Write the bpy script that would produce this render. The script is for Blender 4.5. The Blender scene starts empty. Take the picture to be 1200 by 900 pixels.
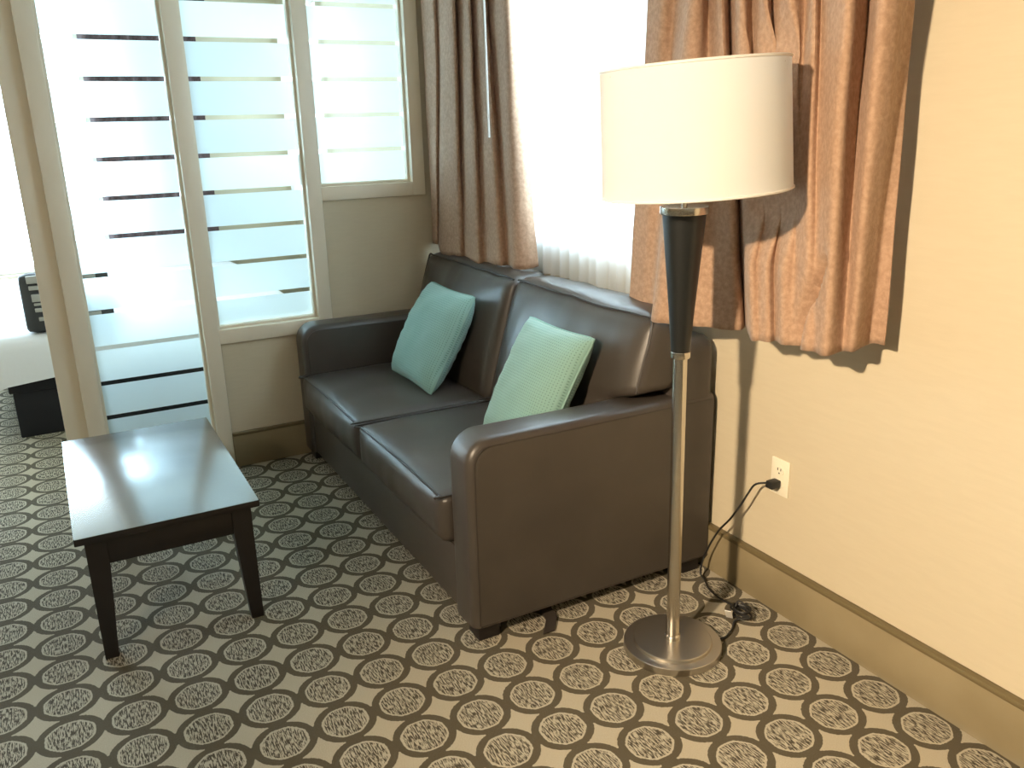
import bpy, bmesh, math, random
from mathutils import Vector, Matrix, noise
random.seed(7)
S = bpy.context.scene
COL = S.collection

# ------------------------------------------------------------------ camera
cd = bpy.data.cameras.new('camera'); cam = bpy.data.objects.new('camera', cd); COL.objects.link(cam)
cd.sensor_width = 36.0; cd.lens = 996.57 / 1200 * 36.0; cd.clip_start = 0.05
RIGHT = Vector((0.481384, 0.876192, -0.023587)); DOWN = Vector((0.247075, -0.161464, -0.955449)); FWD = Vector((-0.840966, 0.454110, -0.294211))
m = Matrix.Identity(4)
for i in range(3):
    m[i][0] = RIGHT[i]; m[i][1] = -DOWN[i]; m[i][2] = -FWD[i]
m.translation = Vector((3.754844, -1.772986, 1.46))
cam.matrix_world = m
S.camera = cam

# ------------------------------------------------------------------ world: bright overcast sky
W = bpy.data.worlds.new('sky'); S.world = W; W.use_nodes = True
bg = W.node_tree.nodes['Background']; bg.inputs[0].default_value = (0.68, 0.85, 1.0, 1); bg.inputs[1].default_value = 42.0

def portal(name, loc, rot, sx, sy):
    l = bpy.data.lights.new(name, 'AREA'); l.shape = 'RECTANGLE'; l.size = sx; l.size_y = sy
    l.cycles.is_portal = True
    o = bpy.data.objects.new(name, l); COL.objects.link(o); o.location = loc; o.rotation_euler = rot
    return o
WX0, WX1, WZ0, WZ1 = 0.45, 2.0, 1.02, 2.25           # living-room window
BY0, BY1, BZ0, BZ1 = -4.3, -1.33, 0.50, 2.30         # bedroom window in the far wall
VX0, VX1 = -3.0, -2.2                                # second bedroom window, in the same outer wall as the living-room one
portal('window_portal', ((WX0+WX1)/2, 0.2, (WZ0+WZ1)/2), (-math.pi/2, 0, 0), WX1-WX0, WZ1-WZ0)
portal('bedroom_side_portal', ((VX0+VX1)/2, 0.2, (WZ0+WZ1)/2), (-math.pi/2, 0, 0), VX1-VX0, WZ1-WZ0)
portal('bedroom_window_portal', (-3.36, (BY0+BY1)/2, (BZ0+BZ1)/2), (0, -math.pi/2, 0), BZ1-BZ0, BY1-BY0)

# ------------------------------------------------------------------ view
vs = S.view_settings
vs.view_transform = 'Standard'; vs.look = 'None'; vs.exposure = -0.8; vs.gamma = 1.0; vs.use_curve_mapping = False

LAMP_POS = (3.5, -3.5)     # warm ceiling lamp behind the camera
LAMP_W = 2150.0

# ------------------------------------------------------------------ materials
def nmat(name):
    M = bpy.data.materials.new(name); M.use_nodes = True
    nt = M.node_tree; nt.nodes.clear()
    out = nt.nodes.new('ShaderNodeOutputMaterial')
    return M, nt, out
def L(nt, a, b): nt.links.new(a, b)
def ramp(nt, fac, c0, c1, p0=0.0, p1=1.0):
    r = nt.nodes.new('ShaderNodeValToRGB'); e = r.color_ramp.elements
    e[0].position = p0; e[1].position = p1; e[0].color = (*c0, 1); e[1].color = (*c1, 1)
    L(nt, fac, r.inputs[0]); return r.outputs[0]
def noise_tex(nt, scale, detail=3, rough=0.5, stretch=None, coord='Object'):
    tc = nt.nodes.new('ShaderNodeTexCoord'); src = tc.outputs[coord]
    if stretch:
        mp = nt.nodes.new('ShaderNodeMapping'); mp.inputs['Scale'].default_value = stretch
        L(nt, src, mp.inputs[0]); src = mp.outputs[0]
    n = nt.nodes.new('ShaderNodeTexNoise'); n.inputs['Scale'].default_value = scale
    n.inputs['Detail'].default_value = detail; n.inputs['Roughness'].default_value = rough
    L(nt, src, n.inputs['Vector']); return n.outputs['Fac']
def bump(nt, h, strength, dist=0.002):
    b = nt.nodes.new('ShaderNodeBump'); b.inputs['Strength'].default_value = strength; b.inputs['Distance'].default_value = dist
    L(nt, h, b.inputs['Height']); return b.outputs[0]
def pbr(name, c0, c1=None, rough=0.5, metal=0.0, nscale=8, bscale=None, bstr=0.1, bdist=0.001, stretch=None, spec=0.5, sheen=0.0, coat=0.0, aniso=0.0):
    M, nt, out = nmat(name)
    p = nt.nodes.new('ShaderNodeBsdfPrincipled'); L(nt, p.outputs[0], out.inputs[0])
    p.inputs['Roughness'].default_value = rough; p.inputs['Metallic'].default_value = metal
    p.inputs['Specular IOR Level'].default_value = spec; p.inputs['Sheen Weight'].default_value = sheen
    p.inputs['Coat Weight'].default_value = coat; p.inputs['Coat Roughness'].default_value = 0.2; p.inputs['Coat IOR'].default_value = 3.4; p.inputs['Anisotropic'].default_value = aniso
    if c1 is None: p.inputs['Base Color'].default_value = (*c0, 1)
    else: L(nt, ramp(nt, noise_tex(nt, nscale, stretch=stretch), c0, c1, 0.35, 0.65), p.inputs['Base Color'])
    if bscale: L(nt, bump(nt, noise_tex(nt, bscale, 4, stretch=stretch), bstr, bdist), p.inputs['Normal'])
    return M

M_WALL = pbr('wallpaper', (0.585, 0.505, 0.365), (0.60, 0.52, 0.378), rough=0.75, nscale=60, bscale=420, bstr=0.25, bdist=0.0006, stretch=(0.25, 0.25, 1.6), spec=0.25)
M_WALL2 = M_WALL
M_CEIL = pbr('ceiling_paint', (0.66, 0.63, 0.57), rough=0.9)
M_TRIM = pbr('cream_trim', (0.84, 0.76, 0.61), (0.855, 0.775, 0.625), rough=0.38, nscale=3)
M_BASE = pbr('olive_baseboard', (0.25, 0.20, 0.115), (0.29, 0.235, 0.14), rough=0.6, nscale=5, bscale=300, bstr=0.2, spec=0.3)
M_LEATHER = pbr('brown_leather', (0.054, 0.045, 0.038), (0.067, 0.056, 0.047), rough=0.36, nscale=4, bscale=620, bstr=0.22, bdist=0.0005, spec=0.5)
M_PIPE = pbr('leather_piping', (0.04, 0.032, 0.027), rough=0.45)
M_DARK = pbr('black_plastic', (0.012, 0.012, 0.012), rough=0.5)
M_WOOD = pbr('espresso_wood', (0.012, 0.009, 0.009), (0.022, 0.015, 0.013), rough=0.25, nscale=9, stretch=(1, 12, 12), spec=0.9, coat=1.0)
M_WOODLEG = pbr('espresso_wood_leg', (0.010, 0.008, 0.008), (0.016, 0.012, 0.011), rough=0.4, nscale=9)
M_STEEL = pbr('brushed_nickel', (0.66, 0.62, 0.56), rough=0.2, metal=1.0)
M_BASEPLATE = pbr('brushed_nickel_base', (0.58, 0.545, 0.49), rough=0.3, metal=1.0)
M_BLACKCONE = pbr('black_lacquer', (0.012, 0.013, 0.013), rough=0.36, spec=0.5)
M_PLATE = pbr('ivory_plastic', (0.84, 0.78, 0.62), rough=0.35)
M_SLOT = pbr('socket_slot', (0.03, 0.025, 0.02), rough=0.6)
M_WHITE = pbr('white_plastic', (0.85, 0.84, 0.80), rough=0.4)
M_LINEN = pbr('white_linen', (0.80, 0.80, 0.82), rough=0.85, bscale=9, bstr=0.5, bdist=0.01)
M_BLACKFAB = pbr('black_fabric', (0.008, 0.008, 0.011), rough=0.85, bscale=300, bstr=0.2)
M_GREYFAB = pbr('grey_fabric', (0.045, 0.047, 0.05), rough=0.8)
M_PALEFAB = pbr('pale_fabric', (0.42, 0.41, 0.38), rough=0.8)

def drape_mat(name, c0, c1, transl):
    M, nt, out = nmat(name)
    p = nt.nodes.new('ShaderNodeBsdfPrincipled'); p.inputs['Roughness'].default_value = 0.78; p.inputs['Specular IOR Level'].default_value = 0.25
    p.inputs['Sheen Weight'].default_value = 0.12; p.inputs['Sheen Roughness'].default_value = 0.5
    n = noise_tex(nt, 75, 5, 0.65); col = ramp(nt, n, c0, c1, 0.38, 0.66)
    L(nt, col, p.inputs['Base Color']); L(nt, bump(nt, noise_tex(nt, 160, 4), 0.35, 0.002), p.inputs['Normal'])
    t = nt.nodes.new('ShaderNodeBsdfTranslucent'); L(nt, col, t.inputs[0])
    mx = nt.nodes.new('ShaderNodeMixShader'); mx.inputs[0].default_value = transl
    L(nt, p.outputs[0], mx.inputs[1]); L(nt, t.outputs[0], mx.inputs[2]); L(nt, mx.outputs[0], out.inputs[0])
    return M
M_DRAPE = drape_mat('copper_drape', (0.40, 0.25, 0.165), (0.53, 0.35, 0.24), 0.10)
M_DRAPE2 = drape_mat('dark_drape', (0.08, 0.05, 0.055), (0.14, 0.09, 0.09), 0.0)

def sheet_mat(name, transl_col, f_transp, f_diff, gloss=0.0):
    """thin light-passing sheet: translucent, partly see-through, partly diffuse"""
    M, nt, out = nmat(name)
    t = nt.nodes.new('ShaderNodeBsdfTranslucent'); t.inputs[0].default_value = (*transl_col, 1)
    d = nt.nodes.new('ShaderNodeBsdfDiffuse'); d.inputs[0].default_value = (*transl_col, 1)
    a = nt.nodes.new('ShaderNodeMixShader'); a.inputs[0].default_value = f_diff; L(nt, t.outputs[0], a.inputs[1]); L(nt, d.outputs[0], a.inputs[2])
    tr = nt.nodes.new('ShaderNodeBsdfTransparent')
    b = nt.nodes.new('ShaderNodeMixShader'); b.inputs[0].default_value = f_transp; L(nt, a.outputs[0], b.inputs[1]); L(nt, tr.outputs[0], b.inputs[2])
    last = b
    if gloss:
        g = nt.nodes.new('ShaderNodeBsdfGlossy'); g.inputs['Roughness'].default_value = 0.05
        lw = nt.nodes.new('ShaderNodeFresnel'); lw.inputs[0].default_value = 1.45
        k = nt.nodes.new('ShaderNodeMixShader'); L(nt, lw.outputs[0], k.inputs[0]); L(nt, b.outputs[0], k.inputs[1]); L(nt, g.outputs[0], k.inputs[2]); last = k
    L(nt, last.outputs[0], out.inputs[0]); return M
M_SHEER = sheet_mat('sheer_fabric', (0.80, 0.80, 0.79), 0.10, 0.42)
M_SHADE = sheet_mat('shade_fabric', (0.95, 0.94, 0.91), 0.0, 0.72)
def frost_mat():
    M, nt, out = nmat('frosted_film')
    t = nt.nodes.new('ShaderNodeBsdfTranslucent'); t.inputs[0].default_value = (0.84, 0.93, 0.96, 1)
    r = nt.nodes.new('ShaderNodeBsdfRefraction'); r.inputs['Color'].default_value = (0.9, 0.96, 0.98, 1); r.inputs['Roughness'].default_value = 0.55; r.inputs['IOR'].default_value = 1.45
    d = nt.nodes.new('ShaderNodeBsdfDiffuse'); d.inputs[0].default_value = (0.84, 0.93, 0.96, 1)
    a = nt.nodes.new('ShaderNodeMixShader'); a.inputs[0].default_value = .55; L(nt, t.outputs[0], a.inputs[1]); L(nt, r.outputs[0], a.inputs[2])
    b = nt.nodes.new('ShaderNodeMixShader'); b.inputs[0].default_value = .10; L(nt, a.outputs[0], b.inputs[1]); L(nt, d.outputs[0], b.inputs[2])
    L(nt, b.outputs[0], out.inputs[0]); return M
M_FROST = frost_mat()
def clear_mat():
    M, nt, out = nmat('clear_glass')
    tr = nt.nodes.new('ShaderNodeBsdfTransparent'); tr.inputs[0].default_value = (0.86, 0.93, 0.93, 1)
    g = nt.nodes.new('ShaderNodeBsdfGlossy'); g.inputs['Roughness'].default_value = 0.02
    f = nt.nodes.new('ShaderNodeFresnel'); f.inputs[0].default_value = 1.45
    k = nt.nodes.new('ShaderNodeMixShader'); L(nt, f.outputs[0], k.inputs[0]); L(nt, tr.outputs[0], k.inputs[1]); L(nt, g.outputs[0], k.inputs[2])
    L(nt, k.outputs[0], out.inputs[0]); return M
M_GLASS = clear_mat()

def teal_mat():
    M, nt, out = nmat('teal_waffle_weave')
    p = nt.nodes.new('ShaderNodeBsdfPrincipled'); p.inputs['Roughness'].default_value = 0.85; p.inputs['Specular IOR Level'].default_value = 0.2
    p.inputs['Sheen Weight'].default_value = 0.25
    tc = nt.nodes.new('ShaderNodeTexCoord'); sp = nt.nodes.new('ShaderNodeSeparateXYZ'); L(nt, tc.outputs['Object'], sp.inputs[0])
    def wave(sock):
        a = nt.nodes.new('ShaderNodeMath'); a.operation = 'MULTIPLY'; a.inputs[1].default_value = 2*math.pi/0.0092; L(nt, sock, a.inputs[0])
        s = nt.nodes.new('ShaderNodeMath'); s.operation = 'SINE'; L(nt, a.outputs[0], s.inputs[0]); 
        h = nt.nodes.new('ShaderNodeMath'); h.operation = 'MULTIPLY_ADD'; h.inputs[1].default_value = .5; h.inputs[2].default_value = .5; L(nt, s.outputs[0], h.inputs[0]); return h.outputs[0]
    mu = nt.nodes.new('ShaderNodeMath'); mu.operation = 'MULTIPLY'; L(nt, wave(sp.outputs[0]), mu.inputs[0]); L(nt, wave(sp.outputs[2]), mu.inputs[1])
    col = ramp(nt, mu.outputs[0], (0.27, 0.455, 0.41), (0.12, 0.235, 0.205), 0.55, 1.0)
    L(nt, col, p.inputs['Base Color'])
    iv = nt.nodes.new('ShaderNodeMath'); iv.operation = 'SUBTRACT'; iv.inputs[0].default_value = 1.0; L(nt, mu.outputs[0], iv.inputs[1])
    L(nt, bump(nt, iv.outputs[0], 0.5, 0.002), p.inputs['Normal'])
    L(nt, p.outputs[0], out.inputs[0]); return M
M_TEAL = teal_mat()
M_TEALPIPE = pbr('teal_piping', (0.25, 0.42, 0.375), rough=0.85)

def carpet_mat():
    M, nt, out = nmat('oval_ring_carpet')
    p = nt.nodes.new('ShaderNodeBsdfPrincipled'); p.inputs['Roughness'].default_value = 0.95; p.inputs['Specular IOR Level'].default_value = 0.1
    p.inputs['Sheen Weight'].default_value = 0.15
    tc = nt.nodes.new('ShaderNodeTexCoord'); sp = nt.nodes.new('ShaderNodeSeparateXYZ')
    # a little wobble so the woven edges are not razor sharp
    wn = nt.nodes.new('ShaderNodeTexNoise'); wn.inputs['Scale'].default_value = 220; wn.inputs['Detail'].default_value = 1
    L(nt, tc.outputs['Object'], wn.inputs['Vector'])
    wv = nt.nodes.new('ShaderNodeVectorMath'); wv.operation = 'MULTIPLY_ADD'; wv.inputs[1].default_value = (.005, .005, 0); L(nt, wn.outputs['Color'], wv.inputs[0]); L(nt, tc.outputs['Object'], wv.inputs[2])
    L(nt, wv.outputs[0], sp.inputs[0])
    def mth(op, a, b=None, c=None):
        n = nt.nodes.new('ShaderNodeMath'); n.operation = op
        for k, v in enumerate((a, b, c)):
            if v is None: continue
            if isinstance(v, (int, float)): n.inputs[k].default_value = v
            else: L(nt, v, n.inputs[k])
        return n.outputs[0]
    def cell(sock, o, s):
        t = mth('MULTIPLY_ADD', sock, 1/s, -(o+.0025)/s + 0.5)
        return mth('SUBTRACT', mth('FRACT', t), 0.5)
    u = cell(sp.outputs[0], 1.774572, 0.1519956); v = cell(sp.outputs[1], -1.140305, 0.1556019)
    r = mth('SQRT', mth('ADD', mth('MULTIPLY', u, u), mth('MULTIPLY', v, v)))
    au = mth('ABSOLUTE', u); av = mth('ABSOLUTE', v)
    octo = mth('MAXIMUM', mth('MAXIMUM', au, av), mth('MULTIPLY', mth('ADD', au, av), 0.7071))
    r2 = mth('ADD', mth('MULTIPLY', r, 0.55), mth('MULTIPLY', octo, 0.47))
    inner = mth('LESS_THAN', r2, 0.388)
    ring = mth('LESS_THAN', r, 0.512)
    tip = mth('LESS_THAN', mth('MINIMUM', mth('SUBTRACT', 0.5, au), mth('SUBTRACT', 0.5, av)), 0.0)
    # junction of neighbouring rings
    jn = mth('LESS_THAN', mth('MINIMUM', au, av), 0.15)
    ring = mth('MAXIMUM', ring, jn)
    # streaks inside the ovals
    st = noise_tex(nt, 1.0, 3, 0.6, stretch=(48, 300, 1))
    rim = mth('GREATER_THAN', r2, 0.352)
    stk = mth('MAXIMUM', mth('GREATER_THAN', st, 0.50), rim)
    fine = noise_tex(nt, 420, 2)
    def mixc(f, a, b):
        n = nt.nodes.new('ShaderNodeMix'); n.data_type = 'RGBA'
        L(nt, f, n.inputs[0])
        for k, c in ((6, a), (7, b)):
            if isinstance(c, tuple): n.inputs[k].default_value = (*c, 1)
            else: L(nt, c, n.inputs[k])
        return n.outputs[2]
    DK = ramp(nt, fine, (0.068, 0.053, 0.027), (0.098, 0.077, 0.040), .3, .7)
    LT = ramp(nt, fine, (0.40, 0.345, 0.245), (0.52, 0.455, 0.335), .3, .7)
    IN = mixc(stk, (0.058, 0.044, 0.024), ramp(nt, fine, (0.42, 0.37, 0.27), (0.52, 0.465, 0.35), .3, .7))
    c = mixc(ring, LT, DK); c = mixc(inner, c, IN)
    L(nt, c, p.inputs['Base Color'])
    L(nt, bump(nt, noise_tex(nt, 600, 2), 0.6, 0.004), p.inputs['Normal'])
    L(nt, p.outputs[0], out.inputs[0]); return M
M_CARPET = carpet_mat()

# ------------------------------------------------------------------ mesh helpers
def tag(o, label=None, cat=None, group=None, kind=None):
    if label: o['label'] = label
    if cat: o['category'] = cat
    if group: o['group'] = group
    if kind: o['kind'] = kind
    return o
ORG = {}
def origin(o): return ORG.get(o.name, Vector((0, 0, 0)))
def thing(name, label, cat, loc=(0, 0, 0), group=None):
    o = bpy.data.objects.new(name, None); COL.objects.link(o); o.location = loc; o.empty_display_size = .1
    ORG[o.name] = Vector(loc); return tag(o, label, cat, group)
def mk(name, verts, faces, mat, parent=None, smooth=True, sharp=35, local=False):
    me = bpy.data.meshes.new(name)
    off = origin(parent) if (parent and not local) else Vector((0, 0, 0))
    me.from_pydata([tuple(Vector(v) - off) for v in verts], [], faces)
    bm = bmesh.new(); bm.from_mesh(me); bmesh.ops.remove_doubles(bm, verts=bm.verts, dist=1e-6)
    bmesh.ops.recalc_face_normals(bm, faces=bm.faces); bm.to_mesh(me); bm.free()
    if smooth:
        me.shade_smooth(); me.set_sharp_from_angle(angle=math.radians(sharp))
    me.materials.append(mat)
    o = bpy.data.objects.new(name, me); COL.objects.link(o)
    if parent: o.parent = parent; ORG[o.name] = off if not local else Vector((0, 0, 0))
    return o
class G:
    """collects shapes of ONE part"""
    def __init__(s): s.v = []; s.f = []
    def add(s, v, f):
        n = len(s.v); s.v += [tuple(x) for x in v]; s.f += [tuple(i+n for i in q) for q in f]; return s
    def box(s, x0, x1, y0, y1, z0, z1, bev=0.0, seg=2):
        bm = bmesh.new(); bmesh.ops.create_cube(bm, size=1)
        for v in bm.verts: v.co = Vector(((x0+x1)/2+v.co.x*(x1-x0), (y0+y1)/2+v.co.y*(y1-y0), (z0+z1)/2+v.co.z*(z1-z0)))
        if bev: bmesh.ops.bevel(bm, geom=bm.edges[:]+bm.verts[:], offset=bev, segments=seg, profile=0.5, affect='EDGES', clamp_overlap=True)
        bm.verts.index_update(); s.add([v.co[:] for v in bm.verts], [[v.index for v in f.verts] for f in bm.faces]); bm.free(); return s
    def lathe(s, prof, c=(0, 0, 0), n=40):
        rows = [[(c[0]+r*math.cos(2*math.pi*k/n), c[1]+r*math.sin(2*math.pi*k/n), c[2]+z) for k in range(n)] for r, z in prof]
        v = [p for r in rows for p in r]; f = []
        for i in range(len(prof)-1):
            for k in range(n): f.append((i*n+k, i*n+(k+1) % n, (i+1)*n+(k+1) % n, (i+1)*n+k))
        return s.add(v, f)
    def tube(s, pts, r, n=8, closed=False, smooth=0):
        P = [Vector(p) for p in pts]
        if smooth: P = catmull(P, smooth, closed)
        N = len(P); v = []; up = None
        for i in range(N):
            a = P[(i-1) % N] if (closed or i) else P[0]; b = P[(i+1) % N] if (closed or i < N-1) else P[-1]
            t = (b-a).normalized()
            if up is None:
                up = Vector((0, 0, 1)) if abs(t.z) < .9 else Vector((1, 0, 0))
            up = (up - t*up.dot(t)).normalized(); w = t.cross(up)
            v += [P[i] + r*(math.cos(2*math.pi*k/n)*up + math.sin(2*math.pi*k/n)*w) for k in range(n)]
        f = []
        for i in range(N if closed else N-1):
            j = (i+1) % N
            for k in range(n): f.append((i*n+k, i*n+(k+1) % n, j*n+(k+1) % n, j*n+k))
        if not closed: f += [tuple(range(n))[::-1], tuple((N-1)*n+k for k in range(n))]
        return s.add(v, f)
    def done(s, name, mat, parent=None, **k): return mk(name, s.v, s.f, mat, parent, **k)
def catmull(P, n, closed=False):
    out = []; N = len(P)
    for i in range(N if closed else N-1):
        if closed: p0, p1, p2, p3 = P[(i-1) % N], P[i], P[(i+1) % N], P[(i+2) % N]
        else: p0, p1, p2, p3 = P[max(i-1, 0)], P[i], P[i+1], P[min(i+2, N-1)]
        for k in range(n):
            t = k/n
            out.append(0.5*((2*p1)+(-p0+p2)*t+(2*p0-5*p1+4*p2-p3)*t*t+(-p0+3*p1-3*p2+p3)*t**3))
    if not closed: out.append(P[-1])
    return out
def sstep(a, b, x):
    t = max(0, min(1, (x-a)/(b-a))) if b != a else 0; return t*t*(3-2*t)
def structure(o): o['kind'] = 'structure'; return o

# ------------------------------------------------------------------ setting
CEIL = 2.45; WY = 0.035        # wall surface behind the sofa
XR, YF, XB = 6.0, -5.2, -3.2   # far limits of the suite
structure(G().box(XB-.2, XR+.1, YF-.1, 0.3, -0.06, 0.0).done('floor', M_CARPET, smooth=False))
structure(G().box(XB-.2, XR+.1, YF-.1, 0.3, CEIL, CEIL+.08).done('ceiling', M_CEIL, smooth=False))
g = G()
g.box(XB-.2, VX0, WY, .235, 0, CEIL).box(VX1, WX0, WY, .235, 0, CEIL).box(VX0, VX1, WY, .235, 0, WZ0).box(VX0, VX1, WY, .235, WZ1, CEIL).box(WX1, XR+.1, WY, .235, 0, CEIL).box(WX0, WX1, WY, .235, 0, WZ0).box(WX0, WX1, WY, .235, WZ1, CEIL)
structure(g.done('wall_back', M_WALL, smooth=False))
structure(G().box(XR, XR+.1, YF, WY, 0, CEIL).done('wall_right', M_WALL, smooth=False))
structure(G().box(XB-.2, XR+.1, YF-.1, YF, 0, CEIL).done('wall_front', M_WALL, smooth=False))
g = G().box(XB-.2, XB, BY1, WY, 0, CEIL).box(XB-.2, XB, YF, BY0, 0, CEIL).box(XB-.2, XB, BY0, BY1, 0, BZ0).box(XB-.2, XB, BY0, BY1, BZ1, CEIL)
structure(g.done('wall_far', M_WALL, smooth=False))
# partition wall (solid part) between sitting room and bedroom
PT = -0.10
g = G().box(PT, 0, -1.20, -0.70, 0, 0.585).box(PT, 0, -0.70, -0.20, 0, 1.165).box(PT, 0, -0.20, WY, 0, CEIL)
structure(g.done('wall_left', M_WALL, smooth=False))
structure(G().box(PT, 0, YF, -3.05, 0, CEIL).done('wall_left', M_WALL, smooth=False))
structure(G().box(PT, 0, -3.05, -1.823, 2.2, CEIL).done('wall_left', M_WALL, smooth=False))
# baseboards: flat carpet-wrapped board with a darker rounded top edge
def baseboard(name, x0, x1, y0, y1, along, front):
    b = structure(G().box(x0, x1, y0, y1, 0, 0.148, .002).done(name, M_BASE))
    e = .004
    if along == 'x': gg = G().box(x0, x1, y0-e, y1, .146, .161, .004)
    else: gg = G().box(x0, x1+e, y0, y1, .146, .161, .004)
    gg.done('top_edge', M_BASECAP, b)
M_BASECAP = pbr('baseboard_cap', (0.15, 0.115, 0.055), rough=0.5)
baseboard('baseboard_back', 0.02, XR, 0.014, WY, 'x', -1)
baseboard('baseboard_left', 0.0, 0.02, -1.178, 0.014, 'y', 1)

# windows in the wall behind the sofa and in the bedroom
def outer_window(name, WX0, WX1):
    w1 = bpy.data.objects.new(name, None); COL.objects.link(w1); w1.location = ((WX0+WX1)/2, .17, WZ0); ORG[w1.name] = w1.location.copy(); structure(w1)
    fr = G(); t = .05
    fr.box(WX0, WX0+t, .15, .2, WZ0, WZ1).box(WX1-t, WX1, .15, .2, WZ0, WZ1).box(WX0+t, WX1-t, .15, .2, WZ0, WZ0+t).box(WX0+t, WX1-t, .15, .2, WZ1-t, WZ1)
    fr.box((WX0+WX1)/2-.02, (WX0+WX1)/2+.02, .155, .195, WZ0+t, WZ1-t).done('window_frame', M_WHITE, w1, smooth=False)
    mid = (WX0+WX1)/2
    for a, b in ((WX0+t, mid-.02), (mid+.02, WX1-t)):
        mk('pane', [(a, .175, WZ0+t), (b, .175, WZ0+t), (b, .175, WZ1-t), (a, .175, WZ1-t)], [(0, 1, 2, 3)], M_GLASS, w1)
    G().box(WX0, WX1, WY-.012, .15, WZ0-.015, WZ0+.004, .003).done('window_sill', M_TRIM, w1)
outer_window('window_1', WX0, WX1); outer_window('window_4', VX0, VX1); t = .05
# bedroom window
w2 = bpy.data.objects.new('window_2', None); COL.objects.link(w2); w2.location = (XB-.1, (BY0+BY1)/2, BZ0); ORG[w2.name] = w2.location.copy(); structure(w2)
fr = G(); X0, X1 = XB-.14, XB-.09
fr.box(X0, X1, BY0, BY0+t, BZ0, BZ1).box(X0, X1, BY1-t, BY1, BZ0, BZ1).box(X0, X1, BY0+t, BY1-t, BZ0, BZ0+t).box(X0, X1, BY0+t, BY1-t, BZ1-t, BZ1)
fr.done('window_frame', M_WHITE, w2, smooth=False)
mk('pane', [(XB-.12, BY0+t, BZ0+t), (XB-.12, BY1-t, BZ0+t), (XB-.12, BY1-t, BZ1-t), (XB-.12, BY0+t, BZ1-t)], [(0, 1, 2, 3)], M_GLASS, w2)

# glazed partition: cream frame, three panes, frosted bands with clear slits every 15 cm
w3 = bpy.data.objects.new('window_3', None); COL.objects.link(w3); w3.location = (PT/2, -1.0, 0); ORG[w3.name] = w3.location.copy(); structure(w3)
tag(w3, 'cream framed glass partition with horizontal frosted bands')
F0, F1 = -0.105, 0.014
TOP = 2.40
G().box(-.115, -.012, -1.826, -1.742, 0, CEIL, .003).done('door_post', M_TRIM, w3)
G().box(F0, F1, -1.744, -1.677, 0, CEIL, .003).done('stile', M_TRIM, w3)
G().box(F0, F1, -1.242, -1.179, 0, CEIL, .003).done('stile', M_TRIM, w3)
G().box(F0, F1, -0.738, -0.676, 0.57, CEIL, .003).done('stile', M_TRIM, w3)
G().box(F0, F1, -0.246, -0.184, 1.148, CEIL, .003).done('stile', M_TRIM, w3)
G().box(F0, F1, -1.180, -0.737, 0.570, 0.632, .003).done('bottom_rail', M_TRIM, w3)
G().box(F0, F1, -0.677, -0.245, 1.148, 1.208, .003).done('bottom_rail', M_TRIM, w3)
G().box(F0, F1, -1.678, -1.241, 0.0, 0.06, .003).done('bottom_rail', M_TRIM, w3)
for a, b in ((-1.678, -1.241), (-1.180, -0.737), (-0.677, -0.245)):
    G().box(F0, F1, a, b, 2.36, CEIL, .003).done('top_rail', M_TRIM, w3)
GX = -0.055
for a, b, z0 in ((-1.677, -1.242, .06), (-1.179, -.738, .632), (-.676, -.246, 1.208)):
    bd = .012
    for q0, q1 in ((a, a+bd), (b-bd, b)): G().box(GX+.004, -.018, q0, q1, z0, 2.36, .002).done('glazing_bead', M_TRIM, w3)
    G().box(GX+.004, -.018, a+bd, b-bd, z0, z0+bd, .002).done('glazing_bead', M_TRIM, w3)
    pane = mk('glass_pane', [(GX, a, z0), (GX, b, z0), (GX, b, 2.36), (GX, a, 2.36)], [(0, 1, 2, 3)], M_GLASS, w3)
    k = -2
    while True:
        s0 = .307+.15*k+.009; s1 = s0+.15-.018; k += 1
        if s0 > 2.36: break
        s0 = max(s0, z0); s1 = min(s1, 2.36)
        if s1-s0 < .01: continue
        X = GX+.0025
        mk('frosted_band', [(X, a, s0), (X, b, s0), (X, b, s1), (X, a, s1)], [(0, 1, 2, 3)], M_FROST, pane)

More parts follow.
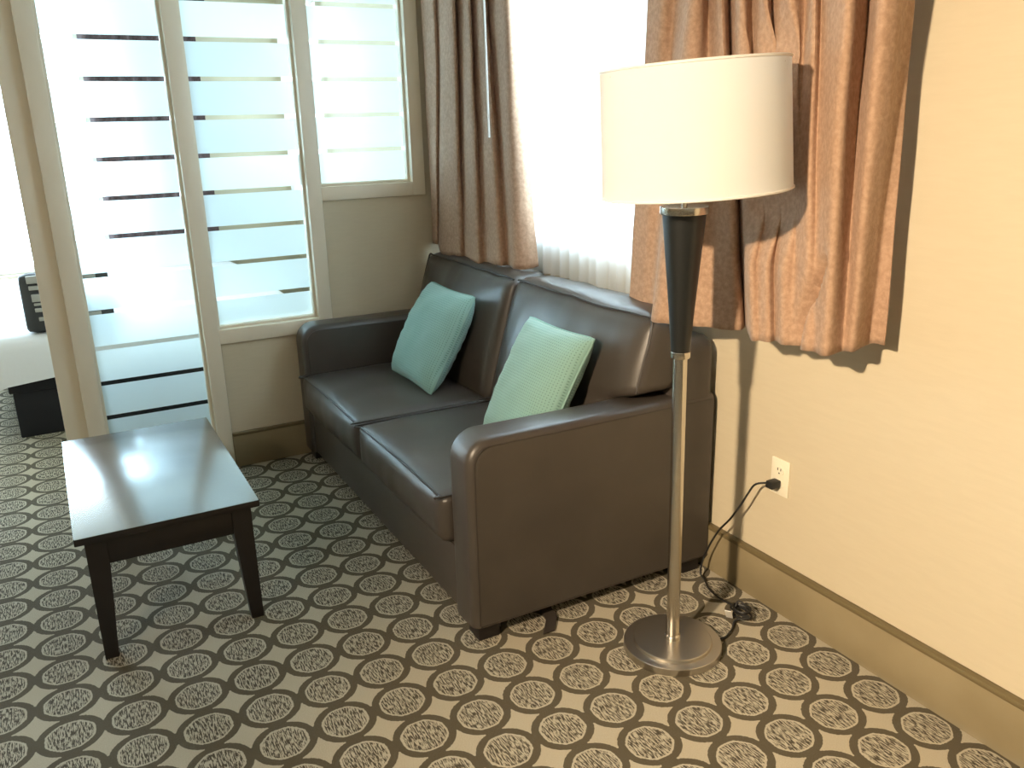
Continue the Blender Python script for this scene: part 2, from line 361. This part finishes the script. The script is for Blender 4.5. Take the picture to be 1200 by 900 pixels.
# ------------------------------------------------------------------ sofa
SX0, SX1 = 0.03, 1.805; SF = -0.862; SB = 0.008
sofa = thing('sofa', 'two-seat brown leather sofa with piped cushions under the window', 'sofa', ((SX0+SX1)/2, -.42, 0))
def arm(x0, x1, outer):
    H = .632; R = .075; prof = []
    prof += [(SF, .052)]
    for k in range(9):
        a = math.pi - k/8*math.pi/2
        prof.append((SF+R+R*math.cos(a), H-R+R*math.sin(a)))
    for yy in (-.55, -.3, -.1): prof.append((yy, H-.003))
    prof += [(SB, H-.004), (SB, .052)]
    n = len(prof); v = []; f = []
    # rounded cross section: rows across the arm
    c = .028
    offs = []
    for k in range(6):
        a = k/5*math.pi/2; offs.append((c*(1-math.cos(a)), c*(1-math.sin(a))))
    rows = [(x0+dx, ins) for dx, ins in offs] + [(x1-dx, ins) for dx, ins in offs[::-1]]
    cy, cz = -.42, .3
    for X, ins in rows:
        for i, (y, z) in enumerate(prof):
            yy, zz = y, z
            if z > .06:
                zz = z-ins*sstep(.1, .5, z); 
            if y < -.7: yy = y+ins
            v.append((X, yy, zz))
    for r in range(len(rows)-1):
        for i in range(n): f.append((r*n+i, r*n+(i+1) % n, (r+1)*n+(i+1) % n, (r+1)*n+i))
    f.append(tuple(range(n))); f.append(tuple((len(rows)-1)*n+i for i in range(n)))
    a = mk('arm', v, f, M_LEATHER, sofa, sharp=40)
    # piping round the edge of each side panel
    for X, s in ((x0+.003, -1), (x1-.003, 1)):
        pts = [(X, SF+.020, .06), (X, SF+.020, .3)]
        for k in range(9):
            an = math.pi-k/8*math.pi/2; pts.append((X, SF+R+(R-.020)*math.cos(an), H-R+(R-.022)*math.sin(an)))
        pts += [(X, -.5, H-.025), (X, -.12, H-.026)]
        if (s > 0) == (outer > 0): pts += [(X, SB-.01, H-.026)]
        G().tube(pts, .0032, 6).done('piping', M_PIPE, a)
    if outer > 0:
        G().tube([(x1-.002, SF+.02, .056), (x1-.002, SB-.01, .056)], .003, 6).done('piping', M_PIPE, a)
arm(SX0, SX0+.14, -1); arm(SX1-.14, SX1, 1)
G().box(SX0+.135, SX1-.135, SF+.012, -.05, .052, .272, .012, 3).done('base', M_LEATHER, sofa)
G().tube([(SX0+.14, SF+.011, .262), (SX1-.14, SF+.011, .262)], .003, 6).done('piping', M_PIPE, sofa)
# back frame with rounded outer top corners
v = []; f = []; prof = []
R = .05
bx0, bx1, bz = SX0+.004, SX1-.004, .812
prof = [(bx0, .052)]
for k in range(7):
    a = math.pi-k/6*math.pi/2; prof.append((bx0+R+R*math.cos(a), bz-R+R*math.sin(a)))
for k in range(7):
    a = math.pi/2-k/6*math.pi/2; prof.append((bx1-R+R*math.cos(a), bz-R+R*math.sin(a)))
prof.append((bx1, .052)); n = len(prof)
rows = [(-.135, .012), (-.128, .003), (-.115, 0), (-.02, 0), (-.003, .004), (SB, .016)]
for y, ins in rows:
    for x, z in prof: v.append((x+(ins if x < .9 else -ins), y, z-(ins if z > .1 else 0)))
for r in range(len(rows)-1):
    for i in range(n): f.append((r*n+i, r*n+(i+1) % n, (r+1)*n+(i+1) % n, (r+1)*n+i))
f += [tuple(range(n)), tuple((len(rows)-1)*n+i for i in range(n))]
mk('back_frame', v, f, M_LEATHER, sofa, sharp=50)
def puffy(n=(22, 22, 10)):
    """surface grid of a unit cube: list of (u,v,w) in [-1,1] and quads"""
    bm = bmesh.new(); idx = {}; V = []; F = []
    def vid(p):
        k = tuple(round(c, 5) for c in p)
        if k not in idx: idx[k] = len(V); V.append(k)
        return idx[k]
    for ax in range(3):
        a, b = [(1, 2), (0, 2), (0, 1)][ax]
        for sgn in (-1, 1):
            for i in range(n[a]):
                for j in range(n[b]):
                    q = []
                    for di, dj in ((0, 0), (1, 0), (1, 1), (0, 1)):
                        p = [0, 0, 0]; p[ax] = sgn; p[a] = -1+2*(i+di)/n[a]; p[b] = -1+2*(j+dj)/n[b]; q.append(vid(p))
                    F.append(q)
    bm.free(); return V, F
def rbox(p, half, r):
    """rounded-box position of a unit-cube surface point"""
    q = Vector((p[0]*half[0], p[1]*half[1], p[2]*half[2]))
    inner = Vector([max(-(half[i]-r), min(half[i]-r, q[i])) for i in range(3)])
    d = q-inner
    return inner + (d.normalized()*r if d.length > 1e-9 else d)
def seat_cushion(x0, x1, seed):
    y0, y1, z0, z1 = SF-.022, -.30, .268, .420
    half = ((x1-x0)/2, (y1-y0)/2, (z1-z0)/2); c = Vector(((x0+x1)/2, (y0+y1)/2, (z0+z1)/2))
    V, F = puffy((26, 22, 8)); out = []
    for p in V:
        q = rbox(p, half, .022)
        if p[2] > 0: q.z += .020*(1-p[0]**4)*(1-p[1]**4)*p[2]
        if p[1] < 0: q.y -= .014*(1-p[0]**4)*(1-p[2]**2)*-p[1]
        q.z += .004*noise.noise(Vector((q.x*7+seed, q.y*7, 0)))*(p[2] > .5)
        if p[1] < -.9: q.y += .004*noise.noise(Vector((q.x*16+seed, q.z*10, 3)))
        out.append(c+q)
    o = mk('seat_cushion', out, F, M_LEATHER, sofa, sharp=60)
    pts = [(x0+.008, y1, z1+.001), (x0+.008, y0+.03, z1+.001), (x0+.03, y0+.006, z1-.003)]
    pts += [(x0+(x1-x0)*k/8, y0+.002-.003*math.sin(math.pi*k/8), z1-.002+.010*math.sin(math.pi*k/8)) for k in range(1, 8)]
    pts += [(x1-.03, y0+.006, z1-.003), (x1-.008, y0+.03, z1+.001), (x1-.008, y1, z1+.001)]
    G().tube(pts, .004, 6, smooth=4).done('piping', M_PIPE, o)
seat_cushion(SX0+.143, .908, 1.3); seat_cushion(.914, SX1-.143, 5.1)
def back_cushion(xin, xout, sgn, seed):
    """T-cushion: above the arm its outer side widens over the arm"""
    z0, z1 = .40, .885; V, F = puffy((24, 12, 24)); out = []
    W_ = abs(xout-xin); half = (W_/2, .085, (z1-z0)/2)
    pip = []
    def warp(q, p):
        x = q.x; z = (z0+z1)/2+q.z
        u = (x/half[0]+1)/2                    # 0 inner .. 1 outer
        ext = .115*sstep(.615, .66, z)
        X = xin+sgn*(u*W_) + sgn*ext*max(0, u-.35)/.65
        lean = (z-z0)/(z1-z0)
        Y = -.275+.145*lean+q.y
        return Vector((X, Y, z))
    for p in V:
        q = rbox(p, half, .035)
        if p[1] < 0: q.y -= .040*(1-abs(p[0])**3)*(1-abs(p[2])**3)*-p[1]
        if p[2] > 0: q.z += .016*(1-p[0]**4)*(1-p[1]**2)*p[2]
        w = warp(q, p)
        if p[1] < 0:
            w.y += .010*noise.noise(Vector((w.x*5+seed, w.z*3, 1)))+.006*noise.noise(Vector((w.x*14+seed, w.z*5+w.x*6, 7)))*(sstep(-.2, .9, p[2])+.3)
        if p[2] > .5: w.z += .007*noise.noise(Vector((w.x*9+seed, w.y*8, 2)))
        out.append(w)
    o = mk('back_cushion', out, F, M_LEATHER, sofa, sharp=70)
    # piping: along the front edge of the top and down the outer side
    pts = []
    for k in range(17):
        u = -1+2*k/16; q = rbox((u*.985, -1, 1), half, .035); q.y -= .003; q.z += .004
        w = warp(q, None); w.z += .007*noise.noise(Vector((w.x*9+seed, w.y*8, 2)))+.004; w.y += .003*noise.noise(Vector((w.x*14+seed, 0, 7)))
        pts.append(w)
    for z in (.82, .76, .70, .66):
        q = rbox((1, -.95, (z-(z0+z1)/2)/half[2]), half, .035); pts.append(warp(q, None))
    G().tube(pts, .0045, 6, smooth=3).done('piping', M_PIPE, o)
back_cushion(.905, SX0+.145, -1, 2.2); back_cushion(.912, SX1-.145, 1, 9.4)
for x in (SX0+.015, SX1-.085):
    for y in (SF+.02, SB-.09):
        gg = G().box(x, x+.07, y, y+.07, 0, .055, .004); gg.done('foot', M_WOODLEG, sofa)
strap = [(1.62, -.62, .055), (1.72, -.60, .03), (1.80, -.60, .006), (1.86, -.645, .004)]
mk('strap', [v for (x, y, z) in strap for v in ((x, y-.02, z), (x, y+.02, z), (x, y-.02, z+.003), (x, y+.02, z+.003))],
   [q for i in range(3) for q in ((4*i, 4*i+1, 4*i+5, 4*i+4), (4*i+2, 4*i+6, 4*i+7, 4*i+3), (4*i, 4*i+4, 4*i+6, 4*i+2), (4*i+1, 4*i+3, 4*i+7, 4*i+5))]+[(0, 2, 3, 1), (12, 13, 15, 14)], M_PIPE, sofa)

# ------------------------------------------------------------------ teal throw pillows
def pillow(label, P0, P1, Ptop, w, h, T, seed, twist=0.0):
    """bottom edge P0->P1, leaning towards Ptop"""
    P0, P1, Ptop = Vector(P0), Vector(P1), Vector(Ptop)
    X = (P1-P0).normalized(); Z = (Ptop-(P0+P1)/2); Z = (Z-X*Z.dot(X)).normalized(); Y = Z.cross(X)
    o = thing('throw_pillow', label, 'pillow', (P0+P1)/2, 'teal throw pillows')
    o.rotation_euler = Matrix((X, Y, Z)).transposed().to_euler()
    N = 30; V = []; F = []
    def pos(u, v, s):
        cr = 1-.022*(u*v)**8
        x = w/2*u*(1-.045*(1-v*v))*cr; z = h/2+h/2*v*(1-.05*(1-u*u))*cr
        e = max(0, (1-u*u)*(1-v*v))
        y = s*T/2*((1-u**4)*(1-v**4)*.3+.7*e)**.45
        y += s*.006*noise.noise(Vector((u*2.5+seed, v*2.5, s)))*min(1, e*4)
        y += .012*math.sin(u*1.5+seed)*(1-v*v)*0.6
        # small gathered wrinkles by the side seams
        y += s*.0025*math.sin(v*26+seed+2*noise.noise(Vector((v*3, seed, 0))))*math.exp(-((abs(u)-.86)/.1)**2)*min(1, e*3)
        return (x, y, z)
    for s in (1, -1):
        b = len(V)
        for i in range(N+1):
            for j in range(N+1):
                u = math.sin((-1+2*i/N)*math.pi/2); v = math.sin((-1+2*j/N)*math.pi/2); V.append(pos(u, v, s))
        for i in range(N):
            for j in range(N):
                q = (b+i*(N+1)+j, b+(i+1)*(N+1)+j, b+(i+1)*(N+1)+j+1, b+i*(N+1)+j+1); F.append(q if s < 0 else q[::-1])
    mk('cover', V, F, M_TEAL, o, local=True, sharp=80)
    bd = [pos(-1+2*k/16, -1, 1) for k in range(16)]+[pos(1, -1+2*k/16, 1) for k in range(16)]+[pos(1-2*k/16, 1, 1) for k in range(16)]+[pos(-1, 1-2*k/16, 1) for k in range(16)]
    G().tube(bd, .0048, 6, closed=True).done('piping', M_TEALPIPE, o, local=True)
    return o
pillow('plain looking pale teal square pillow in the middle of the far seat cushion', (.355, -.535, .437), (.79, -.535, .437), (.575, -.315, .82), .43, .425, .16, 1.0)
pillow('waffle-textured pale teal square pillow beside the near sofa arm', (1.235, -.53, .437), (1.62, -.525, .437), (1.43, -.315, .83), .395, .425, .15, 4.0)

# ------------------------------------------------------------------ coffee table
TX0, TX1, TY0, TY1, TZ = .455, 1.340, -1.838, -1.336, .40
tb = thing('coffee_table', 'low espresso wood coffee table with glossy top and tapered legs', 'table', ((TX0+TX1)/2, (TY0+TY1)/2, 0))
tt = G().box(TX0, TX1, TY0, TY1, TZ-.022, TZ, .003, 2).done('table_top', M_WOOD, tb)
tt.data.materials.append(M_WOODLEG)
for pl in tt.data.polygons: pl.material_index = 0 if pl.normal.z > .9 else 1
a = .028; za, zb = TZ-.105, TZ-.0215
G().box(TX1-a-.022, TX1-a, TY0+a, TY1-a, za, zb, .002).done('apron', M_WOODLEG, tb)
G().box(TX0+a, TX0+a+.022, TY0+a, TY1-a, za, zb, .002).done('apron', M_WOODLEG, tb)
G().box(TX0+a+.022, TX1-a-.022, TY0+a, TY0+a+.022, za, zb, .002).done('apron', M_WOODLEG, tb)
G().box(TX0+a+.022, TX1-a-.022, TY1-a-.022, TY1-a, za, zb, .002).done('apron', M_WOODLEG, tb)
for sx, cx in ((-1, TX0+.024), (1, TX1-.024)):
    for sy, cy in ((-1, TY0+.024), (1, TY1-.024)):
        s1, s0 = .056, .036
        ring = lambda s, z: [(cx, cy, z), (cx-sx*s, cy, z), (cx-sx*s, cy-sy*s, z), (cx, cy-sy*s, z)]
        V = ring(s0, 0)+ring(s1, .29)+ring(s1, zb)
        F = [(0, 1, 2, 3), (8, 9, 10, 11)]+[(r*4+i, r*4+(i+1) % 4, (r+1)*4+(i+1) % 4, (r+1)*4+i) for r in (0, 1) for i in range(4)]
        mk('leg', V, F, M_WOODLEG, tb, smooth=False)

# ------------------------------------------------------------------ floor lamp
LX, LY = 2.100, -.375
lamp = thing('floor_lamp', 'brushed nickel floor lamp with black tapered neck and white drum shade', 'lamp', (LX, LY, 0))
TILT = Matrix.Rotation(math.radians(-.45), 4, Vector((0.481, 0.876, 0)).cross(Vector((0, 0, 1))).normalized() * -1)
def tilted(gg, extra=None):
    out = []
    for p in gg.v:
        q = Vector(p)-Vector((LX, LY, 0))
        if extra: q = extra(q)
        out.append(TILT @ q + Vector((LX, LY, 0)))
    gg.v = out; return gg
C = (LX, LY, 0)
G().lathe([(0, 0), (.137, 0), (.139, .002), (.139, .0215), (.1375, .0228), (.112, .0235), (.1105, .0310), (.1085, .0325), (0, .034)], C, 64).done('base', M_BASEPLATE, lamp, sharp=18)
tilted(G().lathe([(.0, .033), (.022, .033), (.022, .044), (.0205, .046), (.0185, .048), (.0185, .872), (0, .872)], C, 32)).done('pole', M_STEEL, lamp)
tilted(G().lathe([(0, .868), (.0245, .868), (.0255, .870), (.0255, .884), (.024, .886), (0, .886)], C, 32)).done('collar', M_STEEL, lamp)
tilted(G().lathe([(0, .885), (.0245, .885), (.033, 1.0), (.054, 1.236), (0, 1.236)], C, 40)).done('neck', M_BLACKCONE, lamp)
tilted(G().lathe([(0, 1.235), (.0585, 1.235), (.0595, 1.237), (.0595, 1.252), (.058, 1.254), (0, 1.254)], C, 40)).done('collar', M_STEEL, lamp)
tilted(G().lathe([(0, 1.253), (.007, 1.253), (.007, 1.33), (.018, 1.33), (.018, 1.385), (0, 1.39)], C, 20)).done('socket', M_STEEL, lamp)
bl = [(0, 1.385)]+[(.03*math.sin(math.pi*k/10)**.7+.006, 1.385+.1*k/10) for k in range(1, 10)]+[(0, 1.487)]
M_BULB = pbr('bulb_glass', (0.85, 0.85, 0.82), rough=0.3)
tilted(G().lathe(bl, C, 20)).done('bulb', M_BULB, lamp)
SH0, SH1 = 1.287, 1.578; R0, R1 = .2275, .2195
# the shade sits crooked: about 3 degrees down to the left
ax = Vector((-.8409, .4541, 0)).normalized()
SHT = Matrix.Rotation(math.radians(-2.9), 4, ax)
def crook(q):
    c = Vector((0, 0, 1.43)); return SHT @ (q-c) + c + Vector((.010, .016, 0))
shade = tilted(G().lathe([(R0, SH0), (R1, SH1)], C, 96), crook).done('shade', M_SHADE, lamp)
for z, r in ((SH0, R0), (SH1, R1)):
    tilted(G().tube([(LX+r*math.cos(2*math.pi*k/64), LY+r*math.sin(2*math.pi*k/64), z) for k in range(64)], .0035, 6, closed=True), crook).done('shade_rim', M_WHITE, shade)
sp = G()
for k in range(3):
    an = 2*math.pi*k/3+.4; sp.tube([(LX, LY, SH1-.07), (LX+R1*.5*math.cos(an), LY+R1*.5*math.sin(an), SH1-.04), (LX+R1*math.cos(an), LY+R1*math.sin(an), SH1-.012)], .0025, 6)
sp.tube([(LX, LY, 1.46), (LX, LY, SH1-.065)], .004, 6)
tilted(sp, crook).done('shade_spider', M_STEEL, shade)
# power cord from the base, bundled on the carpet, then up to the wall socket
cord = [(2.078, .012, .415), (2.055, -.012, .414), (2.03, -.022, .400), (2.01, -.026, .365), (1.985, -.028, .318), (1.94, -.026, .25), (1.895, -.03, .19), (1.85, -.035, .10), (1.835, -.04, .04), (1.84, -.045, .012),
        (1.865, -.05, .007), (1.91, -.075, .007), (1.96, -.085, .007), (2.01, -.085, .008), (2.05, -.08, .010)]
for k in range(30):
    an = k*.85; cord.append((2.068+.0012*k+.030*math.cos(an), -.098+.030*math.sin(an)*(.7+.2*math.sin(k)), .012+.0016*k % .03))
cord += [(2.10, -.135, .010), (2.125, -.17, .007), (2.145, -.21, .007), (2.15, -.235, .010), (2.152, -.252, .012)]
G().tube(cord, .0032, 6, smooth=4).done('power_cord', M_DARK, lamp)
G().box(2.062, 2.090, -.012, .026, .402, .426, .005, 2).done('plug', M_DARK, lamp)
tg = G().box(-.010, .010, -.001, .001, -.026, .026).v
Rm = Matrix.Rotation(math.radians(35), 3, 'Z') @ Matrix.Rotation(math.radians(38), 3, 'X')
mk('cord_tag', [Rm @ Vector(p)+Vector((2.085, -.148, .027)) for p in tg], G().box(-.010, .010, -.001, .001, -.026, .026).f, M_WHITE, lamp, smooth=False)

# ------------------------------------------------------------------ wall outlet
ou = thing('wall_outlet', 'ivory duplex wall outlet with black plug above the baseboard', 'outlet', (2.078, WY, .431))
G().box(2.043, 2.113, WY-.006, WY, .374, .488, .003, 2).done('cover_plate', M_PLATE, ou)
for z in (.412, .452):
    q = G().lathe([(.0, 0), (.0165, 0), (.0165, .003), (0, .003)], (0, 0, 0), 20)
    s_ = mk('socket', [(2.078+x, WY-.0055-zz, z+y*.8) for x, y, zz in q.v], q.f, M_PLATE, ou)
    sl = G()
    for dx in (-.006, .006): sl.box(2.078+dx-.0012, 2.078+dx+.0012, WY-.0095, WY-.006, z+.001, z+.009)
    sl.box(2.078-.002, 2.078+.002, WY-.0095, WY-.006, z-.009, z-.005).done('slot', M_SLOT, s_, smooth=False)

# ------------------------------------------------------------------ curtains
ZT = 2.33
def drape(name, label, cols, mat, group, shade_push=False, seed=0, nz=70, nseg=8):
    top = catmull([Vector((a, b, 0)) for a, b, *_ in cols], nseg); hem = catmull([Vector((c, d, e)) for *_, c, d, e in cols], nseg)
    V = []; n = len(top)
    for r in range(nz+1):
        s = r/nz
        for i in range(n):
            zt, zh = ZT, hem[i].z
            z = zt+(zh-zt)*s
            t = sstep(1.95, zh-.25, z) if z < 1.95 else 0.0
            t = max(0, min(1, (1.85-z)/(1.85-zh)))
            x = top[i].x+(hem[i].x-top[i].x)*t; y = top[i].y+(hem[i].y-top[i].y)*t
            y += .006*noise.noise(Vector((x*9+seed, z*3, 0)))*(1-.5*s); x += .005*noise.noise(Vector((x*6, z*4+seed, 5)))
            if s == 1: z += .004*noise.noise(Vector((x*25, seed, 2)))
            if shade_push:
                k = sstep(1.08, 1.24, z)*(1-sstep(1.62, 1.75, z))
                dx = x-LX
                if k > 0 and abs(dx) < .275:
                    lim = LY+math.sqrt(.275**2-dx*dx)
                    if y < lim: y += (lim-y)*k
            if shade_push and z < 1.2:
                tz = max(0, min(1, (1.14-z)/.22)); cxx = 2.365-.075*math.sin(tz*math.pi/2)
                d = (x-cxx)/.014; y += .045*math.exp(-d*d)*sstep(1.17, 1.10, z)*(.4+.6*sstep(.90, .98, z))
            V.append((x, min(y, -.02), z))
    F = [(r*n+i, r*n+i+1, (r+1)*n+i+1, (r+1)*n+i) for r in range(nz) for i in range(n-1)]
    o = mk(name, V, F, mat, sharp=75)
    md = o.modifiers.new('thickness', 'SOLIDIFY'); md.thickness = .003; md.offset = 1
    return tag(o, label, 'curtain', group)
RC = [(1.527, -0.070, 1.505, -0.107, 0.875), (1.625, -0.090, 1.579, -0.114, 0.877), (1.652, -0.060, 1.652, -0.119, 0.880), (1.786, -0.120, 1.778, -0.220, 0.881), (1.808, -0.110, 1.872, -0.188, 0.885), (1.778, -0.060, 1.952, -0.146, 0.887), (1.884, -0.120, 2.024, -0.113, 0.889), (1.846, -0.060, 1.987, -0.056, 0.892), (1.961, -0.120, 2.128, -0.168, 0.894), (1.939, -0.060, 2.160, -0.170, 0.896), (2.041, -0.120, 2.192, -0.171, 0.899), (2.018, -0.070, 2.197, -0.149, 0.901), (2.133, -0.130, 2.245, -0.174, 0.904), (2.133, -0.070, 2.272, -0.165, 0.906), (2.206, -0.120, 2.329, -0.186, 0.908), (2.206, -0.090, 2.354, -0.179, 0.911), (2.377, -0.200, 2.400, -0.196, 0.913), (2.339, -0.090, 2.394, -0.137, 0.915), (2.452, -0.190, 2.425, -0.135, 0.918), (2.480, -0.170, 2.403, -0.068, 0.920), (2.445, -0.100, 2.408, -0.050, 0.923), (2.421, -0.050, 2.448, -0.050, 0.929)]
LC = [(0.022, -0.05, 0.02, -0.05, 0.918), (0.024, -0.11, 0.02, -0.11, 0.92), (0.034, -0.165, 0.02, -0.160, 0.921), (0.182, -0.190, 0.108, -0.190, 0.928), (0.185, -0.160, 0.101, -0.170, 0.922), (0.311, -0.190, 0.184, -0.200, 0.891), (0.384, -0.190, 0.346, -0.190, 0.902), (0.331, -0.130, 0.369, -0.160, 0.887), (0.499, -0.170, 0.530, -0.190, 0.888), (0.439, -0.110, 0.548, -0.150, 0.893), (0.606, -0.150, 0.690, -0.160, 0.902), (0.576, -0.090, 0.701, -0.110, 0.902), (0.751, -0.140, 0.798, -0.140, 0.900), (0.761, -0.120, 0.841, -0.110, 0.903), (0.697, -0.070, 0.847, -0.070, 0.910)]
LC = LC[:3]+[(a, -.15+.6*(b+.15), c, -.16+.7*(d+.16), e) for a, b, c, d, e in LC[3:-2]]+LC[-2:]
drape('curtain', 'brown velour curtain hanging left of the window beside the glass partition', LC, M_DRAPE, 'brown velour curtains', seed=3)
drape('curtain', 'wide copper brown curtain bunched behind the floor lamp shade', RC, M_DRAPE, 'brown velour curtains', True, seed=8)
# sheers
def sheer(xa, xb, seed, name, label):
    prof = []; x = xa; k = 0; rnd = random.Random(seed)
    while x < xb:
        prof.append(Vector((x, -.002-.034*(k % 2)+rnd.uniform(-.006, .006), 0))); x += rnd.uniform(.022, .045); k += 1
    P = catmull(prof, 4); n = len(P); V = []
    for r in range(25):
        s = r/24
        for i in range(n):
            z = ZT-.03+(.872-ZT+.03)*s; V.append((P[i].x, (P[i].y+.018)*(.55+.45*s)-.014, z))
    o = mk(name, V, [(r*n+i, r*n+i+1, (r+1)*n+i+1, (r+1)*n+i) for r in range(24) for i in range(n-1)], M_SHEER, sharp=80)
    tag(o, label, 'curtain')
sheer(.40, 1.95, 4, 'sheer_curtain', 'white sheer curtain glowing in front of the window')
sheer(VX0-.05, VX1+.12, 11, 'sheer_curtain', 'white sheer curtain behind the upper right pane of the frosted partition')
o = thing('curtain_track', 'white curtain track fixed above the window', 'curtain track', (1.25, -.06, ZT))
G().box(.015, 2.52, -.105, -.075, ZT-.005, ZT+.03, .004).done('rail', M_WHITE, o)
G().box(.35, 2.0, -.03, -.008, ZT-.035, ZT-.01, .003).done('rail', M_WHITE, o)
for x in (.06, 1.25, 2.48): G().box(x-.012, x+.012, -.11, WY, ZT+.02, ZT+.036, .002).done('bracket', M_WHITE, o)
wd = thing('curtain_wand', 'thin white pull wand hanging in front of the brown curtain left of the window', 'curtain wand', (.715, -.205, 1.405))
G().tube([(.700, -.205, ZT-.03), (.715, -.205, 1.405)], .0045, 8).done('rod', M_WHITE, wd)
G().tube([(.700, -.205, ZT-.04), (.700, -.16, ZT+.005), (.700, -.09, ZT)], .003, 6).done('hook', M_WHITE, wd)

# ------------------------------------------------------------------ bedroom seen through the opening and the glass
bed = thing('bed', 'bed with white coverlet over a black base in the next room', 'bed', (-1.95, -1.3, 0))
bX0, bX1, bY0, bY1 = -3.0, -.955, -2.035, -.55
G().box(bX0, bX1, bY0, bY1, 0, .235, .006).done('base', M_BLACKFAB, bed)
G().box(bX0-.0, bX1+.012, bY0-.015, bY1+.015, .235, .30, .008).done('base_lid', M_BLACKFAB, bed)
def coverlet():
    N = 160; rings = []
    c0 = bY0-.22; cx, cy = (bX0+bX1)/2, (c0+bY1)/2; hx, hy = (bX1-bX0)/2, (bY1-c0)/2
    def edge(k, grow, r):
        # rounded rectangle perimeter
        an = 2*math.pi*k/N; c, s = math.cos(an), math.sin(an); e = .10
        return (cx+(hx+grow)*math.copysign(abs(c)**e, c), cy+(hy+grow)*math.copysign(abs(s)**e, s), abs(c*s)*2)
    spec = [(-.45, .515), (-.2, .515), (-.05, .513), (-.012, .505), (.012, .485), (.024, .45), (.032, .40), (.038, None)]
    V = [(cx, cy, .515)]; F = []
    for grow, z in spec:
        for k in range(N):
            x, y, q = edge(k, grow, 0); zz = z if z else .338-.30*max(0, min(.28, -1.85-y))
            w = .010*noise.noise(Vector((x*6, y*6, zz*3)))*(1 if grow > 0 else .3)
            V.append((x+w, y+w, zz+(.006*noise.noise(Vector((x*5, y*5, 4))) if grow < 0 else 0)))
    for k in range(N): F.append((0, 1+k, 1+(k+1) % N))
    for r in range(len(spec)-1):
        for k in range(N): F.append((1+r*N+k, 1+(r+1)*N+k, 1+(r+1)*N+(k+1) % N, 1+r*N+(k+1) % N))
    mk('coverlet', V, F, M_LINEN, bed, sharp=80)
coverlet()
cu = thing('accent_cushion', 'dark grey cushion with pale horizontal bars standing on the bed', 'cushion', (-1.02, -1.72, .515))
V, F = puffy((14, 10, 14)); half = (.055, .20, .145); out = []
for p in V:
    q = rbox(p, half, .03); q.x += .02*(1-p[1]**2)*(1-p[2]**2)*p[0]; out.append(Vector((-1.02, -1.72, .662))+q)
mk('cover', out, F, M_GREYFAB, cu, sharp=70)
for z, h, y0 in ((.785, .018, -.165), (.745, .010, -.16), (.695, .018, -.155), (.664, .006, -.15), (.635, .009, -.15), (.59, .009, -.14)):
    G().box(-1.02+.050, -1.02+.0775, -1.72+y0, -1.72+.14, z-h, z+h, .003).done('bar', M_PALEFAB, cu)
pc = [(XB+.09+.045*(k % 2), -1.36+.045*k) for k in range(18)]
P = catmull([Vector((a, b, 0)) for a, b in pc], 5); n = len(P)
V = [(p.x, p.y, z) for z in (2.34, 1.5, .02) for p in P]
o = mk('bedroom_curtain', V, [(r*n+i, r*n+i+1, (r+1)*n+i+1, (r+1)*n+i) for r in range(2) for i in range(n-1)], M_DRAPE2, sharp=80)
tag(o, 'dark curtain glimpsed through the clear slits of the partition', 'curtain')
o = thing('bedroom_curtain_rod', 'dark rod carrying the curtain in the next room', 'curtain rod', (XB+.1, -1.0, 2.34))
G().tube([(XB+.11, -3.7, 2.35), (XB+.11, -.5, 2.35)], .012, 10).done('rod', M_DARK, o)
for y in (-3.6, -.55): G().box(XB, XB+.12, y-.01, y+.01, 2.34, 2.36).done('bracket', M_DARK, o)

# ------------------------------------------------------------------ ceiling lamp behind the camera (its warm light throws the shadows on the wall)
cl = thing('ceiling_lamp', 'round warm ceiling lamp behind the camera', 'ceiling lamp', (LAMP_POS[0], LAMP_POS[1], CEIL))
G().lathe([(0, 0), (.17, 0), (.17, -.03), (.15, -.035), (0, -.035)], (LAMP_POS[0], LAMP_POS[1], CEIL), 32).done('canopy', M_STEEL, cl)
M_GLOBE, nt, out = nmat('lit_globe'); e = nt.nodes.new('ShaderNodeEmission'); e.inputs[0].default_value = (1, .86, .68, 1); e.inputs[1].default_value = 270; L(nt, e.outputs[0], out.inputs[0])
G().lathe([(.14, -.034), (.135, -.06), (.10, -.085), (.05, -.097), (0, -.10)], (LAMP_POS[0], LAMP_POS[1], CEIL), 32).done('diffuser', M_GLOBE, cl)
l = bpy.data.lights.new('ceiling_lamp_light', 'SPOT'); l.shadow_soft_size = .07; l.energy = LAMP_W; l.color = (1.0, .785, .53); l.spot_size = math.radians(67); l.spot_blend = 1.0
lo = bpy.data.objects.new('ceiling_lamp_light', l); COL.objects.link(lo); lo.location = (LAMP_POS[0], LAMP_POS[1], CEIL-.12)
lo.rotation_euler = (Vector((2.95, 0.0, .75))-lo.location).to_track_quat('-Z', 'Y').to_euler()
